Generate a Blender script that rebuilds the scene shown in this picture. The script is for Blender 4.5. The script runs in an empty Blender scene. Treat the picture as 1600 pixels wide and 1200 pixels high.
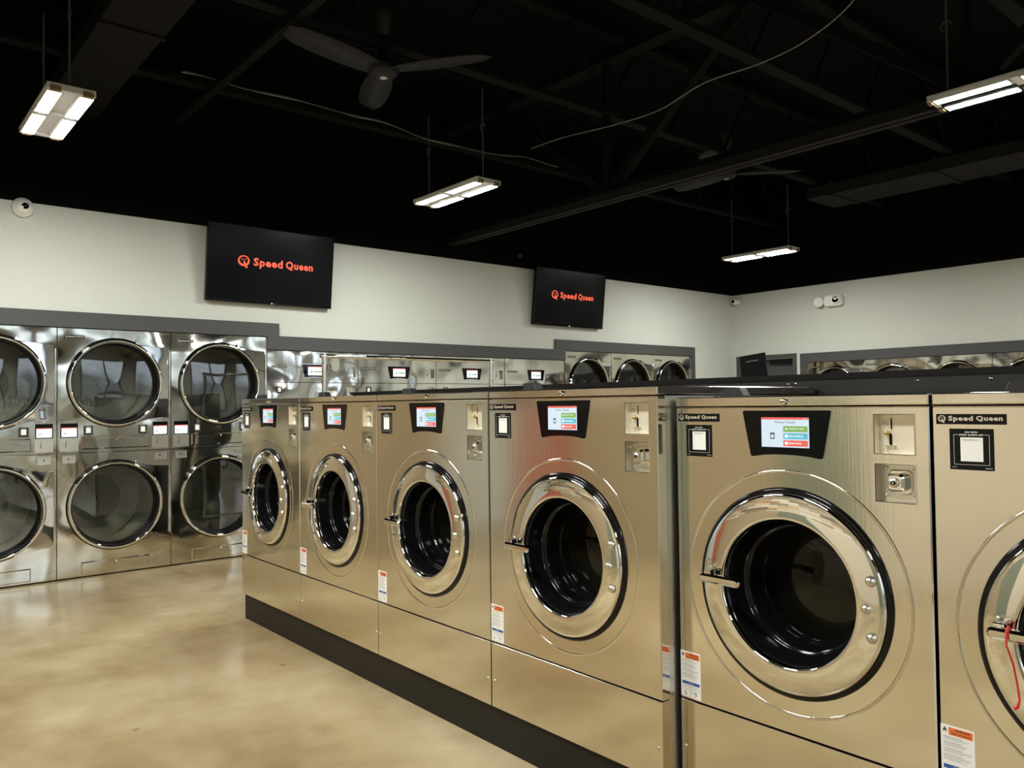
import bpy, bmesh, math, random
from mathutils import Vector, Matrix
from mathutils.geometry import tessellate_polygon
random.seed(7)
PI = math.pi
scn = bpy.context.scene
COL = scn.collection

# ------------------------------------------------------------------ materials
def newmat(name):
    m = bpy.data.materials.new(name); m.use_nodes = True
    nt = m.node_tree
    b = nt.nodes['Principled BSDF']
    return m, nt, b
def N(nt, t, **kw):
    n = nt.nodes.new(t)
    for k, v in kw.items(): setattr(n, k, v)
    return n
def L(nt, a, b): nt.links.new(a, b)
def plain(name, col, rough=.5, metal=0., spec=.5, emit=None, es=0., coat=0.):
    m, nt, b = newmat(name)
    b.inputs['Base Color'].default_value = (*col, 1); b.inputs['Roughness'].default_value = rough
    b.inputs['Metallic'].default_value = metal; b.inputs['Specular IOR Level'].default_value = spec
    if emit: b.inputs['Emission Color'].default_value = (*emit, 1); b.inputs['Emission Strength'].default_value = es
    if coat: b.inputs['Coat Weight'].default_value = coat; b.inputs['Coat Roughness'].default_value = .05
    return m
def ramp(nt, stops):
    r = N(nt, 'ShaderNodeValToRGB'); cr = r.color_ramp
    while len(cr.elements) < len(stops): cr.elements.new(.5)
    for e, (p, c) in zip(cr.elements, stops): e.position = p; e.color = (*c, 1)
    return r
def steel(name, col, rough, wave, wscale, grain, stretch=(60, 60, 1.2), ani=0.):
    """stainless sheet: slight oil-canning (large soft bump) plus fine brushing"""
    m, nt, b = newmat(name)
    b.inputs['Metallic'].default_value = 1.
    geo = N(nt, 'ShaderNodeNewGeometry')
    n1 = N(nt, 'ShaderNodeTexNoise'); n1.inputs['Scale'].default_value = wscale; n1.inputs['Detail'].default_value = 1.
    L(nt, geo.outputs['Position'], n1.inputs['Vector'])
    mp = N(nt, 'ShaderNodeMapping'); mp.inputs['Scale'].default_value = stretch
    L(nt, geo.outputs['Position'], mp.inputs['Vector'])
    n2 = N(nt, 'ShaderNodeTexNoise'); n2.inputs['Scale'].default_value = 5.; n2.inputs['Detail'].default_value = 3.
    L(nt, mp.outputs[0], n2.inputs['Vector'])
    b1 = N(nt, 'ShaderNodeBump'); b1.inputs['Strength'].default_value = 1.; b1.inputs['Distance'].default_value = wave
    L(nt, n1.outputs['Fac'], b1.inputs['Height'])
    b2 = N(nt, 'ShaderNodeBump'); b2.inputs['Strength'].default_value = grain; b2.inputs['Distance'].default_value = .0004
    L(nt, n2.outputs['Fac'], b2.inputs['Height']); L(nt, b1.outputs[0], b2.inputs['Normal'])
    L(nt, b2.outputs[0], b.inputs['Normal'])
    n3 = N(nt, 'ShaderNodeTexNoise'); n3.inputs['Scale'].default_value = 3.; n3.inputs['Detail'].default_value = 5.
    L(nt, geo.outputs['Position'], n3.inputs['Vector'])
    r = ramp(nt, [(.3, tuple(c*.92 for c in col)), (.7, col)])
    L(nt, n3.outputs['Fac'], r.inputs['Fac']); L(nt, r.outputs['Color'], b.inputs['Base Color'])
    mr = N(nt, 'ShaderNodeMapRange'); mr.inputs['To Min'].default_value = rough*.8; mr.inputs['To Max'].default_value = rough*1.15
    L(nt, n2.outputs['Fac'], mr.inputs['Value']); L(nt, mr.outputs[0], b.inputs['Roughness'])
    return m
M = {}
M['steel'] = steel('washer_stainless', (.82, .78, .69), .115, .012, 1.6, .22)
M['steel_side'] = steel('side_stainless', (.74, .73, .70), .32, .006, 2.2, .2)
M['dryer'] = steel('dryer_stainless', (.74, .72, .63), .075, .034, 1.9, .03)
M['bigsteel'] = steel('wall_washer_stainless', (.82, .815, .78), .085, .048, 2.3, .03)
M['mirror'] = steel('mirror_chrome', (.80, .80, .80), .04, .004, 4., 0.)
M['chrome'] = plain('chrome', (.86, .85, .81), .025, 1.)
M['satin'] = plain('satin_metal', (.72, .69, .60), .3, 1.)
M['light_plate'] = plain('coin_plate', (.84, .80, .68), .42, .6)
M['brass'] = plain('brass', (.55, .42, .18), .3, 1.)
M['black_gloss'] = plain('black_gloss', (.003, .003, .0035), .06, 0, .22)
M['boot'] = plain('boot_black', (.004, .004, .0045), .12, 0, .30)
M['black_satin'] = plain('black_satin', (.006, .006, .006), .4, 0, .15)
M['black_matte'] = plain('black_matte', (.005, .005, .005), .7, 0, .1)
M['charcoal'] = plain('charcoal', (.022, .021, .020), .45, 0, .3)
M['bulk'] = plain('bulkhead_gray', (.017, .017, .016), .5, 0, .25)
M['plinth'] = plain('plinth_black', (.012, .0105, .008), .5, 0, .25)
M['white'] = plain('white_plastic', (.78, .78, .74), .4)
M['label_white'] = plain('label_white', (.80, .80, .76), .5)
M['label_ink'] = plain('label_ink', (.03, .03, .03), .5)
M['label_gray'] = plain('label_gray', (.30, .30, .29), .6)
M['orange'] = plain('label_orange', (.75, .16, .03), .5)
M['blue'] = plain('label_blue', (.02, .08, .33), .5)
M['badge_ink'] = plain('badge_letters', (.72, .68, .56), .3, .6)
M['trim'] = plain('trim_gray', (.062, .063, .061), .55, 0, .3)
M['darkglass'] = plain('washer_glass', (.006, .006, .0035), .05, 0, .3)
M['red_strand'] = plain('red_strand', (.60, .03, .02), .45)
M['red_for_reflection'] = plain('red_for_reflection', (.42, .13, .075), .55)
M['tan_paint'] = plain('tan_paint', (.33, .26, .155), .6)
M['green_gray'] = plain('green_gray_for_reflection', (.17, .19, .13), .6)
M['pale_tan'] = plain('pale_tan_paint', (.56, .50, .38), .6)
M['zinc'] = plain('zinc', (.55, .55, .52), .35, 1.)
M['s_bg'] = plain('screen_blue_white', (.1, .1, .1), .3, emit=(.72, .88, 1.), es=.82)
M['s_white'] = plain('screen_white', (.1, .1, .1), .3, emit=(.9, .97, 1.), es=1.15)
M['s_red'] = plain('screen_red', (.1, .02, .02), .3, emit=(.92, .14, .10), es=.85)
M['s_green'] = plain('screen_green', (.05, .1, .02), .3, emit=(.24, .50, .13), es=.75)
M['s_blue'] = plain('screen_blue', (.02, .1, .1), .3, emit=(.12, .52, .70), es=.8)
M['s_txt'] = plain('screen_text', (.05, .05, .05), .3, emit=(.12, .16, .20), es=.5)
M['s_lt'] = plain('screen_light_text', (.1, .1, .1), .3, emit=(1, 1, 1), es=.95)
M['tv_logo'] = plain('tv_logo', (.3, .04, .02), .3, emit=(1., .105, .035), es=.95)
M['tv_star'] = plain('tv_led', (.3, .3, .3), .3, emit=(1, 1, 1), es=1.5)
M['tube'] = plain('led_tube', (.9, .9, .9), .3, emit=(1., .988, .945), es=232.)
M['reflector'] = plain('reflector_gray', (.55, .55, .53), .5)
M['lamp_white'] = plain('lamp_white', (.75, .75, .72), .35)
M['fix_end'] = plain('fixture_end', (.20, .13, .05), .5)
M['wire_white'] = plain('wire_white', (.22, .22, .21), .5)
M['wire_dim'] = plain('wire_gray', (.06, .06, .058), .6)
M['fan_gray'] = plain('fan_gray', (.024, .025, .026), .6, spec=.2)
M['ceil'] = plain('ceiling_black', (.0030, .0032, .0038), .9, spec=.1)
M['black_wall'] = plain('black_wall_paint', (.0016, .0016, .0018), .9, spec=.1)
M['beam'] = plain('beam_black', (.0052, .0052, .0050), .8, spec=.12)
M['chord'] = plain('chord_dark', (.0125, .0125, .0118), .7, spec=.15)
M['duct'] = plain('duct_dark', (.0085, .0078, .0066), .8, spec=.12)
M['duct2'] = plain('duct_gray', (.019, .019, .018), .8, spec=.12)

def tv_screen():
    m, nt, b = newmat('tv_screen')
    b.inputs['Base Color'].default_value = (.003, .003, .0035, 1); b.inputs['Roughness'].default_value = .2; b.inputs['Specular IOR Level'].default_value = .08
    tc = N(nt, 'ShaderNodeTexCoord'); n = N(nt, 'ShaderNodeTexNoise'); n.inputs['Scale'].default_value = 2.2; n.inputs['Detail'].default_value = 0
    L(nt, tc.outputs['Object'], n.inputs['Vector'])
    r = ramp(nt, [(.35, (.001, .001, .001)), (.7, (.007, .007, .007))])
    L(nt, n.outputs['Fac'], r.inputs['Fac']); L(nt, r.outputs[0], b.inputs['Emission Color']); b.inputs['Emission Strength'].default_value = .8
    return m
M['tv_screen'] = tv_screen()

def wall_paint():
    m, nt, b = newmat('wall_paint')
    geo = N(nt, 'ShaderNodeNewGeometry'); n = N(nt, 'ShaderNodeTexNoise'); n.inputs['Scale'].default_value = 60; n.inputs['Detail'].default_value = 4
    L(nt, geo.outputs['Position'], n.inputs['Vector'])
    bp = N(nt, 'ShaderNodeBump'); bp.inputs['Strength'].default_value = .15; bp.inputs['Distance'].default_value = .002
    L(nt, n.outputs['Fac'], bp.inputs['Height']); L(nt, bp.outputs[0], b.inputs['Normal'])
    r = ramp(nt, [(.3, (.525, .545, .485)), (.7, (.56, .58, .52))])
    L(nt, n.outputs['Fac'], r.inputs['Fac']); L(nt, r.outputs[0], b.inputs['Base Color']); b.inputs['Roughness'].default_value = .7
    return m
M['wall'] = wall_paint()

def floor_mat():
    m, nt, b = newmat('polished_concrete')
    geo = N(nt, 'ShaderNodeNewGeometry')
    def noise(s, d, rgh=.6):
        n = N(nt, 'ShaderNodeTexNoise'); n.inputs['Scale'].default_value = s; n.inputs['Detail'].default_value = d; n.inputs['Roughness'].default_value = rgh
        L(nt, geo.outputs['Position'], n.inputs['Vector']); return n
    a = noise(.9, 4.); f = noise(220., 2.); md = noise(5., 5.)
    r1 = ramp(nt, [(.32, (.235, .170, .085)), (.5, (.345, .270, .150)), (.68, (.47, .395, .25))])
    L(nt, a.outputs['Fac'], r1.inputs['Fac'])
    r2 = ramp(nt, [(.35, (.62, .62, .62)), (.5, (.92, .92, .92)), (.66, (1.12, 1.12, 1.10))]); L(nt, f.outputs['Fac'], r2.inputs['Fac'])
    mx = N(nt, 'ShaderNodeMix', data_type='RGBA', blend_type='MULTIPLY'); mx.inputs['Factor'].default_value = .55
    L(nt, r1.outputs[0], mx.inputs['A']); L(nt, r2.outputs[0], mx.inputs['B'])
    r3 = ramp(nt, [(.3, (.86, .83, .78)), (.6, (1, 1, 1))]); L(nt, md.outputs['Fac'], r3.inputs['Fac'])
    mx2 = N(nt, 'ShaderNodeMix', data_type='RGBA', blend_type='MULTIPLY'); mx2.inputs['Factor'].default_value = .8
    L(nt, mx.outputs['Result'], mx2.inputs['A']); L(nt, r3.outputs[0], mx2.inputs['B'])
    # dark little spots
    v = N(nt, 'ShaderNodeTexVoronoi'); v.inputs['Scale'].default_value = 2.6; L(nt, geo.outputs['Position'], v.inputs['Vector'])
    r4 = ramp(nt, [(.0, (.45, .42, .36)), (.035, (.55, .52, .46)), (.06, (1, 1, 1))]); L(nt, v.outputs['Distance'], r4.inputs['Fac'])
    mx3 = N(nt, 'ShaderNodeMix', data_type='RGBA', blend_type='MULTIPLY'); mx3.inputs['Factor'].default_value = .7
    L(nt, mx2.outputs['Result'], mx3.inputs['A']); L(nt, r4.outputs[0], mx3.inputs['B'])
    L(nt, mx3.outputs['Result'], b.inputs['Base Color'])
    mr = N(nt, 'ShaderNodeMapRange'); mr.inputs['To Min'].default_value = .10; mr.inputs['To Max'].default_value = .26
    L(nt, md.outputs['Fac'], mr.inputs['Value']); L(nt, mr.outputs[0], b.inputs['Roughness'])
    b.inputs['Specular IOR Level'].default_value = .55
    bp = N(nt, 'ShaderNodeBump'); bp.inputs['Strength'].default_value = .25; bp.inputs['Distance'].default_value = .004
    L(nt, md.outputs['Fac'], bp.inputs['Height']); L(nt, bp.outputs[0], b.inputs['Normal'])
    return m
M['floor'] = floor_mat()

def stone_mat():
    m, nt, b = newmat('ledger_stone')
    geo = N(nt, 'ShaderNodeNewGeometry')
    mp = N(nt, 'ShaderNodeMapping'); mp.inputs['Rotation'].default_value = (PI/2, 0, 0); L(nt, geo.outputs['Position'], mp.inputs['Vector'])
    br = N(nt, 'ShaderNodeTexBrick'); br.inputs['Scale'].default_value = 1.; br.inputs['Brick Width'].default_value = .55; br.inputs['Row Height'].default_value = .10
    br.inputs['Mortar Size'].default_value = .004; br.inputs['Color1'].default_value = (0, 0, 0, 1); br.inputs['Color2'].default_value = (1, 1, 1, 1); br.inputs['Mortar'].default_value = (.2, .2, .2, 1)
    L(nt, mp.outputs[0], br.inputs['Vector'])
    r = ramp(nt, [(.0, (.06, .06, .055)), (.25, (.34, .27, .17)), (.45, (.58, .53, .42)), (.6, (.20, .17, .12)), (.8, (.46, .30, .14)), (1., (.70, .66, .56))])
    L(nt, br.outputs['Color'], r.inputs['Fac']); L(nt, r.outputs[0], b.inputs['Base Color']); b.inputs['Roughness'].default_value = .8
    return m
M['stone'] = stone_mat()

def glass_mat(name, tint, gloss=.10):
    m = bpy.data.materials.new(name); m.use_nodes = True; nt = m.node_tree
    nt.nodes.remove(nt.nodes['Principled BSDF']); out = nt.nodes['Material Output']
    t = N(nt, 'ShaderNodeBsdfTransparent'); t.inputs['Color'].default_value = (*tint, 1)
    g = N(nt, 'ShaderNodeBsdfGlossy'); g.inputs['Roughness'].default_value = .02; g.inputs['Color'].default_value = (1, 1, 1, 1)
    lw = N(nt, 'ShaderNodeFresnel'); lw.inputs['IOR'].default_value = 1.5
    ad = N(nt, 'ShaderNodeMath', operation='ADD'); ad.inputs[1].default_value = gloss; L(nt, lw.outputs[0], ad.inputs[0])
    mx = N(nt, 'ShaderNodeMixShader'); L(nt, ad.outputs[0], mx.inputs[0]); L(nt, t.outputs[0], mx.inputs[1]); L(nt, g.outputs[0], mx.inputs[2])
    L(nt, mx.outputs[0], out.inputs['Surface'])
    return m
M['door_glass'] = glass_mat('dryer_door_glass', (.58, .60, .55), .07)
M['window_glass'] = glass_mat('window_glass', (.9, .92, .92), .02)

def drum_mat():
    m, nt, b = newmat('perforated_drum')
    uv = N(nt, 'ShaderNodeUVMap'); fr = N(nt, 'ShaderNodeVectorMath', operation='FRACTION'); L(nt, uv.outputs[0], fr.inputs[0])
    d = N(nt, 'ShaderNodeVectorMath', operation='DISTANCE'); d.inputs[1].default_value = (.5, .5, 0); L(nt, fr.outputs[0], d.inputs[0])
    r = ramp(nt, [(.26, (.03, .03, .03)), (.32, (.62, .61, .55))]); L(nt, d.outputs['Value'], r.inputs['Fac'])
    L(nt, r.outputs[0], b.inputs['Base Color']); b.inputs['Metallic'].default_value = .75; b.inputs['Roughness'].default_value = .32
    return m
M['drum'] = drum_mat()
M['drum_back'] = plain('drum_back', (.30, .30, .27), .35, .6)

# ------------------------------------------------------------------ mesh builder
_txt = {}
def text_geo(s, bold):
    k = (s, bold)
    if k not in _txt:
        c = bpy.data.curves.new('text_tmp', 'FONT'); c.body = s; c.size = 1.; c.offset = bold; c.resolution_u = 2
        c.space_character = 1.05 + bold*2
        o = bpy.data.objects.new('text_tmp', c); COL.objects.link(o)
        dg = bpy.context.evaluated_depsgraph_get(); dg.update()
        me = bpy.data.meshes.new_from_object(o.evaluated_get(dg))
        vs = [tuple(v.co) for v in me.vertices]; fs = [tuple(p.vertices) for p in me.polygons]
        bpy.data.objects.remove(o); bpy.data.curves.remove(c); bpy.data.meshes.remove(me)
        x0 = min(v[0] for v in vs); x1 = max(v[0] for v in vs); y0 = min(v[1] for v in vs); y1 = max(v[1] for v in vs)
        _txt[k] = ([((v[0]-x0)/(x1-x0), (v[1]-y0)/(y1-y0)) for v in vs], fs)
    return _txt[k]

class MB:
    def __init__(s): s.v = []; s.f = []; s.m = []; s.sm = []; s.mats = []; s.uv = {}
    def mi(s, m):
        if m not in s.mats: s.mats.append(m)
        return s.mats.index(m)
    def add(s, vs, fs, mat, smooth=False):
        b = len(s.v); i = s.mi(mat); s.v += [tuple(v) for v in vs]
        for f in fs: s.f.append(tuple(b+k for k in f)); s.m.append(i); s.sm.append(smooth)
        return b
    def box(s, x0, y0, z0, x1, y1, z1, mat, bev=0.):
        if not bev:
            v = [(x0,y0,z0),(x1,y0,z0),(x1,y1,z0),(x0,y1,z0),(x0,y0,z1),(x1,y0,z1),(x1,y1,z1),(x0,y1,z1)]
            s.add(v, [(0,3,2,1),(4,5,6,7),(0,1,5,4),(1,2,6,5),(2,3,7,6),(3,0,4,7)], mat); return s
        bm = bmesh.new(); bmesh.ops.create_cube(bm, size=1.)
        for v in bm.verts: v.co = Vector(((x0+x1)/2 + v.co.x*(x1-x0), (y0+y1)/2 + v.co.y*(y1-y0), (z0+z1)/2 + v.co.z*(z1-z0)))
        bmesh.ops.bevel(bm, geom=bm.edges[:], offset=bev, segments=3, profile=.5, affect='EDGES')
        s.from_bm(bm, mat, False); return s
    def from_bm(s, bm, mat, smooth=False, mx=None):
        bm.verts.index_update()
        s.add([(mx @ v.co if mx else v.co) for v in bm.verts], [[v.index for v in f.verts] for f in bm.faces], mat, smooth); bm.free()
    def prism(s, outer, y0, y1, mat, holes=(), inset=0., pocket_mat=None):
        """outline in (x,z), front at y0 (toward the viewer), back at y1; holes go right through; inset = front chamfer"""
        def area(p): return sum(p[i][0]*p[(i+1) % len(p)][1] - p[(i+1) % len(p)][0]*p[i][1] for i in range(len(p)))
        outer = list(outer)
        if area(outer) < 0: outer.reverse()
        hs = []
        for h in holes:
            h = list(h)
            if area(h) > 0: h.reverse()
            hs.append(h)
        fo = outer
        if inset:
            n = len(outer); fo = []
            for i in range(n):
                a, b, c = Vector(outer[i-1]), Vector(outer[i]), Vector(outer[(i+1) % n])
                d1 = (b-a).normalized(); d2 = (c-b).normalized(); n1 = Vector((-d1.y, d1.x)); n2 = Vector((-d2.y, d2.x))
                k = inset/(1+n1.dot(n2)); fo.append(tuple(b + (n1+n2)*k))
        loops = [fo]+hs
        pts = [p for l in loops for p in l]
        tri = tessellate_polygon([[Vector((p[0], p[1], 0)) for p in l] for l in loops])
        def orient(t, sign):
            a, b, c = (pts[k] for k in t)
            cr = (b[0]-a[0])*(c[1]-a[1]) - (b[1]-a[1])*(c[0]-a[0])
            return tuple(t) if cr*sign > 0 else tuple(reversed(t))
        s.add([(p[0], y0, p[1]) for p in pts], [orient(t, 1) for t in tri], mat)
        pb = [p for l in [outer]+hs for p in l]
        s.add([(p[0], y1, p[1]) for p in pb], [orient(t, -1) for t in tri], mat)
        def wall(l, ya, yb, la=None):
            la = la or l; n = len(l)
            s.add([(p[0], ya, p[1]) for p in la]+[(p[0], yb, p[1]) for p in l], [(i, n+i, n+(i+1) % n, (i+1) % n) for i in range(n)], mat)
        if inset: wall(outer, y0, y0+inset, fo); wall(outer, y0+inset, y1)
        else: wall(outer, y0, y1)
        for h in hs: wall(h, y0, y1)
        return s
    def flat(s, x0, z0, x1, z1, y, mat):
        s.add([(x0,y,z0),(x1,y,z0),(x1,y,z1),(x0,y,z1)], [(0,1,2,3)], mat); return s
    def pocket(s, x0, z0, x1, z1, y0, y1, mat):
        g = .0012; x0 += g; x1 -= g; z0 += g; z1 -= g
        v = [(x0,y0,z0),(x1,y0,z0),(x1,y0,z1),(x0,y0,z1),(x0,y1,z0),(x1,y1,z0),(x1,y1,z1),(x0,y1,z1)]
        s.add(v, [(4,5,6,7),(0,4,7,3),(1,2,6,5),(0,1,5,4),(3,7,6,2)], mat); return s
    def lathe(s, prof, cx, cz, mat, seg=64, cap0=False, cap1=False, a0=0., a1=2*PI):
        """profile of (radius, y) turned about the y axis through (cx, cz)"""
        full = abs(a1-a0-2*PI) < 1e-6; n = seg if full else seg+1
        vs = []
        for r, y in prof:
            for k in range(n):
                a = a0+(a1-a0)*k/seg; vs.append((cx+r*math.cos(a), y, cz+r*math.sin(a)))
        fs = []
        for i in range(len(prof)-1):
            for k in range(seg):
                k2 = (k+1) % n; fs.append((i*n+k, i*n+k2, (i+1)*n+k2, (i+1)*n+k))
        s.add(vs, fs, mat, True)
        for flag, i in ((cap0, 0), (cap1, len(prof)-1)):
            if flag: s.add([vs[i*n+k] for k in range(n)], [tuple(range(n))], mat)
        return s
    def tube(s, pts, r, mat, seg=8, cap=True):
        pts = [Vector(p) for p in pts]; rings = []
        rr = r if isinstance(r, (list, tuple)) else [r]*len(pts)
        up = None
        for i, p in enumerate(pts):
            d = (pts[min(i+1, len(pts)-1)]-pts[max(i-1, 0)]).normalized()
            if up is None: up = Vector((0,0,1)) if abs(d.z) < .9 else Vector((1,0,0))
            a = d.cross(up).normalized(); up = a.cross(d).normalized()
            rings.append([p+(a*math.cos(2*PI*k/seg)+up*math.sin(2*PI*k/seg))*rr[i] for k in range(seg)])
        vs = [v for q in rings for v in q]
        fs = [(i*seg+k, i*seg+(k+1) % seg, (i+1)*seg+(k+1) % seg, (i+1)*seg+k) for i in range(len(pts)-1) for k in range(seg)]
        s.add(vs, fs, mat, True)
        if cap: s.add(rings[0], [tuple(range(seg))], mat); s.add(rings[-1], [tuple(reversed(range(seg)))], mat)
        return s
    def bar(s, p, q, w, h, mat):
        p, q = Vector(p), Vector(q); d = (q-p).normalized(); up = Vector((0,0,1)) if abs(d.z) < .95 else Vector((0,1,0))
        a = d.cross(up).normalized(); b = a.cross(d).normalized()
        vs = [c+a*(i*w/2)+b*(j*h/2) for c in (p, q) for i, j in ((-1,-1),(1,-1),(1,1),(-1,1))]
        s.add(vs, [(0,1,2,3),(7,6,5,4),(0,4,5,1),(1,5,6,2),(2,6,7,3),(3,7,4,0)], mat); return s
    def sphere(s, c, r, mat, u=16, v=10, sc=(1,1,1)):
        bm = bmesh.new(); bmesh.ops.create_uvsphere(bm, u_segments=u, v_segments=v, radius=r)
        s.from_bm(bm, mat, True, Matrix.Translation(c) @ Matrix.Diagonal((*sc, 1))); return s
    def text(s, t, x0, z0, x1, z1, y, mat, bold=0.):
        vs, fs = text_geo(t, bold)
        s.add([(x0+(x1-x0)*a, y, z0+(z1-z0)*b) for a, b in vs], fs, mat); return s
    def emblem(s, x0, z0, x1, z1, y, mat):
        """round Q mark with a tail and a little crown"""
        cx, cz, rx, rz = (x0+x1)/2, z0+(z1-z0)*.56, (x1-x0)/2, (z1-z0)*.44; n = 32
        o = [(cx+rx*math.cos(2*PI*k/n), cz+rz*math.sin(2*PI*k/n)) for k in range(n)]
        i = [(cx+rx*.70*math.cos(2*PI*k/n), cz+rz*.10+rz*.70*math.sin(2*PI*k/n)) for k in range(n)]
        s.prism(o, y, y+.0003, mat, holes=[i])
        s.add([(cx-rx*.12, y, cz-rz*.05), (cx+rx*.16, y, cz-rz*.05), (cx+rx*.75, y, z0), (cx+rx*.32, y, z0)], [(0,3,2,1)], mat)
        for k in (-.28, 0, .28):
            s.add([(cx+rx*(k-.05), y, cz+rz*.10), (cx+rx*(k+.05), y, cz+rz*.10), (cx+rx*(k*1.25+.05), y, cz+rz*.42), (cx+rx*(k*1.25-.05), y, cz+rz*.42)], [(0,1,2,3)], mat)
        return s
    def build(s, name, parent=None, loc=None):
        me = bpy.data.meshes.new(name); me.from_pydata(s.v, [], s.f)
        for m in s.mats: me.materials.append(M[m])
        me.polygons.foreach_set('material_index', s.m); me.polygons.foreach_set('use_smooth', s.sm)
        me.validate(); me.update()
        o = bpy.data.objects.new(name, me); COL.objects.link(o)
        if parent: o.parent = parent
        if loc: o.location = loc
        return o
def circ(cx, cz, r, n=64): return [(cx+r*math.cos(2*PI*k/n), cz+r*math.sin(2*PI*k/n)) for k in range(n)]
def rect(x0, z0, x1, z1): return [(x0,z0),(x1,z0),(x1,z1),(x0,z1)]
def rrect(x0, z0, x1, z1, r, n=4):
    p = []
    for cx, cz, a in ((x1-r,z1-r,0),(x0+r,z1-r,PI/2),(x0+r,z0+r,PI),(x1-r,z0+r,1.5*PI)):
        p += [(cx+r*math.cos(a+PI/2*k/n), cz+r*math.sin(a+PI/2*k/n)) for k in range(n+1)]
    return p
def rounded(poly, r, n=4):
    out = []; m = len(poly)
    for i in range(m):
        a, b, c = Vector(poly[i-1]), Vector(poly[i]), Vector(poly[(i+1) % m])
        p, q = b+(a-b).normalized()*r, b+(c-b).normalized()*r
        for k in range(n+1):
            t = k/n; out.append(tuple(p*(1-t)**2+b*2*t*(1-t)+q*t*t))
    return out

def tag(o, label=None, cat=None, group=None, kind=None):
    if label: o['label'] = label
    if cat: o['category'] = cat
    if group: o['group'] = group
    if kind: o['kind'] = kind
    return o
def thing(name, label, cat, loc=(0,0,0), rz=0., group=None):
    o = bpy.data.objects.new(name, None); COL.objects.link(o); o.empty_display_size = .1
    o.location = loc; o.rotation_euler = (0, 0, rz)
    return tag(o, label, cat, group)
def dup(root, loc, rz, label, group=None, scale=None):
    r = root.copy(); COL.objects.link(r); r.location = loc; r.rotation_euler = (0, 0, rz); r['label'] = label
    if scale: r.scale = scale
    if group: r['group'] = group
    for ch in list(root.children):
        c = ch.copy(); COL.objects.link(c); c.parent = r
        for g in list(ch.children):
            d = g.copy(); COL.objects.link(d); d.parent = c
    return r

# ------------------------------------------------------------------ shared machine pieces
def badge(t, x, z, w=.147, h=.024):
    b = MB().box(x, -.004, z-h, x+w, .0, z, 'black_satin', .001)
    b.emblem(x+w*.03, z-h*.86, x+w*.145, z-h*.13, -.0044, 'badge_ink')
    b.text('Speed', x+w*.185, z-h*.80, x+w*.545, z-h*.18, -.0043, 'badge_ink', .035)
    b.text('Queen', x+w*.59, z-h*.72, x+w*.96, z-h*.18, -.0043, 'badge_ink', .035)
    return b.build('name_badge', t)
def pay_sticker(t, x, z, w, h, num=None):
    y = -.0007
    b = MB().prism(rect(x, z-h, x+w, z), y, 0, 'black_satin')
    y -= .0002
    b.text('PAY WITH', x+w*.36, z-h*.105, x+w*.64, z-h*.065, y, 'label_white', .02)
    b.text('SPEED QUEEN APP', x+w*.22, z-h*.175, x+w*.77, z-h*.13, y, 'label_white', .02)
    b.flat(x+w*.25, z-h*.79, x+w*.76, z-h*.21, y, 'label_white')
    if num: b.text('MACHINE ID: %d' % num, x+w*.31, z-h*.292, x+w*.70, z-h*.252, y-.0002, 'label_ink')
    e = w*.0032
    for q in ((.10,.145,.20,.145),(.79,.145,.90,.145),(.10,.87,.90,.87)): b.flat(x+w*q[0], z-h*q[1]-e, x+w*q[2], z-h*q[1]+e, y, 'label_white')
    for q in (.10, .90): b.flat(x+w*q-e, z-h*.87, x+w*q+e, z-h*.145, y, 'label_white')
    if num:
        b.flat(x+w*.04, z-h*.945, x+w*.16, z-h*.93, y, 'label_gray'); b.flat(x+w*.80, z-h*.955, x+w*.96, z-h*.935, y, 'label_gray')
    return b.build('payment_sticker', t)
def warning_label(t, x, z, w=.073, h=.138):
    y = -.0007
    b = MB().prism(rect(x, z-h, x+w, z), y, 0, 'label_white'); y -= .0002
    b.flat(x+w*.24, z-h*.155, x+w*.95, z-h*.03, y, 'orange')
    b.text('WARNING', x+w*.42, z-h*.082, x+w*.86, z-h*.045, y-.0002, 'label_ink', .03)
    b.text('RISK OF INJURY', x+w*.34, z-h*.142, x+w*.90, z-h*.105, y-.0002, 'label_ink', .03)
    fl = [(.12,.125),(.075,.11),(.065,.085),(.10,.06),(.125,.028),(.15,.06),(.185,.085),(.175,.11)]
    b.prism([(x+w*a, z-h*c) for a, c in fl], y, y+.0002, 'label_ink')
    b.flat(x+w*.105, z-h*.12, x+w*.145, z-h*.095, y-.0002, 'label_white')
    rnd = random.Random(3); zz = .19
    for para in (3, 4, 4, 5):
        for k in range(para):
            xe = .92-rnd.random()*.3 if k else .65
            b.flat(x+w*.07, z-h*(zz+.006), x+w*xe, z-h*zz, y, 'label_ink' if k == 0 else 'label_gray'); zz += .021
        zz += .022
    b.flat(x+w*.07, z-h*.72, x+w*.95, z-h*.655, y, 'blue')
    b.text('NOTICE', x+w*.37, z-h*.70, x+w*.63, z-h*.675, y-.0002, 'label_white')
    for k in range(2): b.flat(x+w*.07, z-h*(.756+k*.022), x+w*.9, z-h*(.75+k*.022), y, 'label_gray')
    b.flat(x+w*.07, z-h*.822, x+w*.95, z-h*.818, y, 'label_ink'); b.flat(x+w*.49, z-h*.97, x+w*.50, z-h*.82, y, 'label_ink')
    b.flat(x+w*.20, z-h*.95, x+w*.24, z-h*.87, y, 'label_ink'); b.flat(x+w*.24, z-h*.95, x+w*.32, z-h*.935, y, 'label_ink')
    b.flat(x+w*.62, z-h*.885, x+w*.78, z-h*.87, y, 'label_ink'); b.flat(x+w*.74, z-h*.95, x+w*.78, z-h*.88, y, 'label_ink')
    return b.build('warning_label', t)
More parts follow.
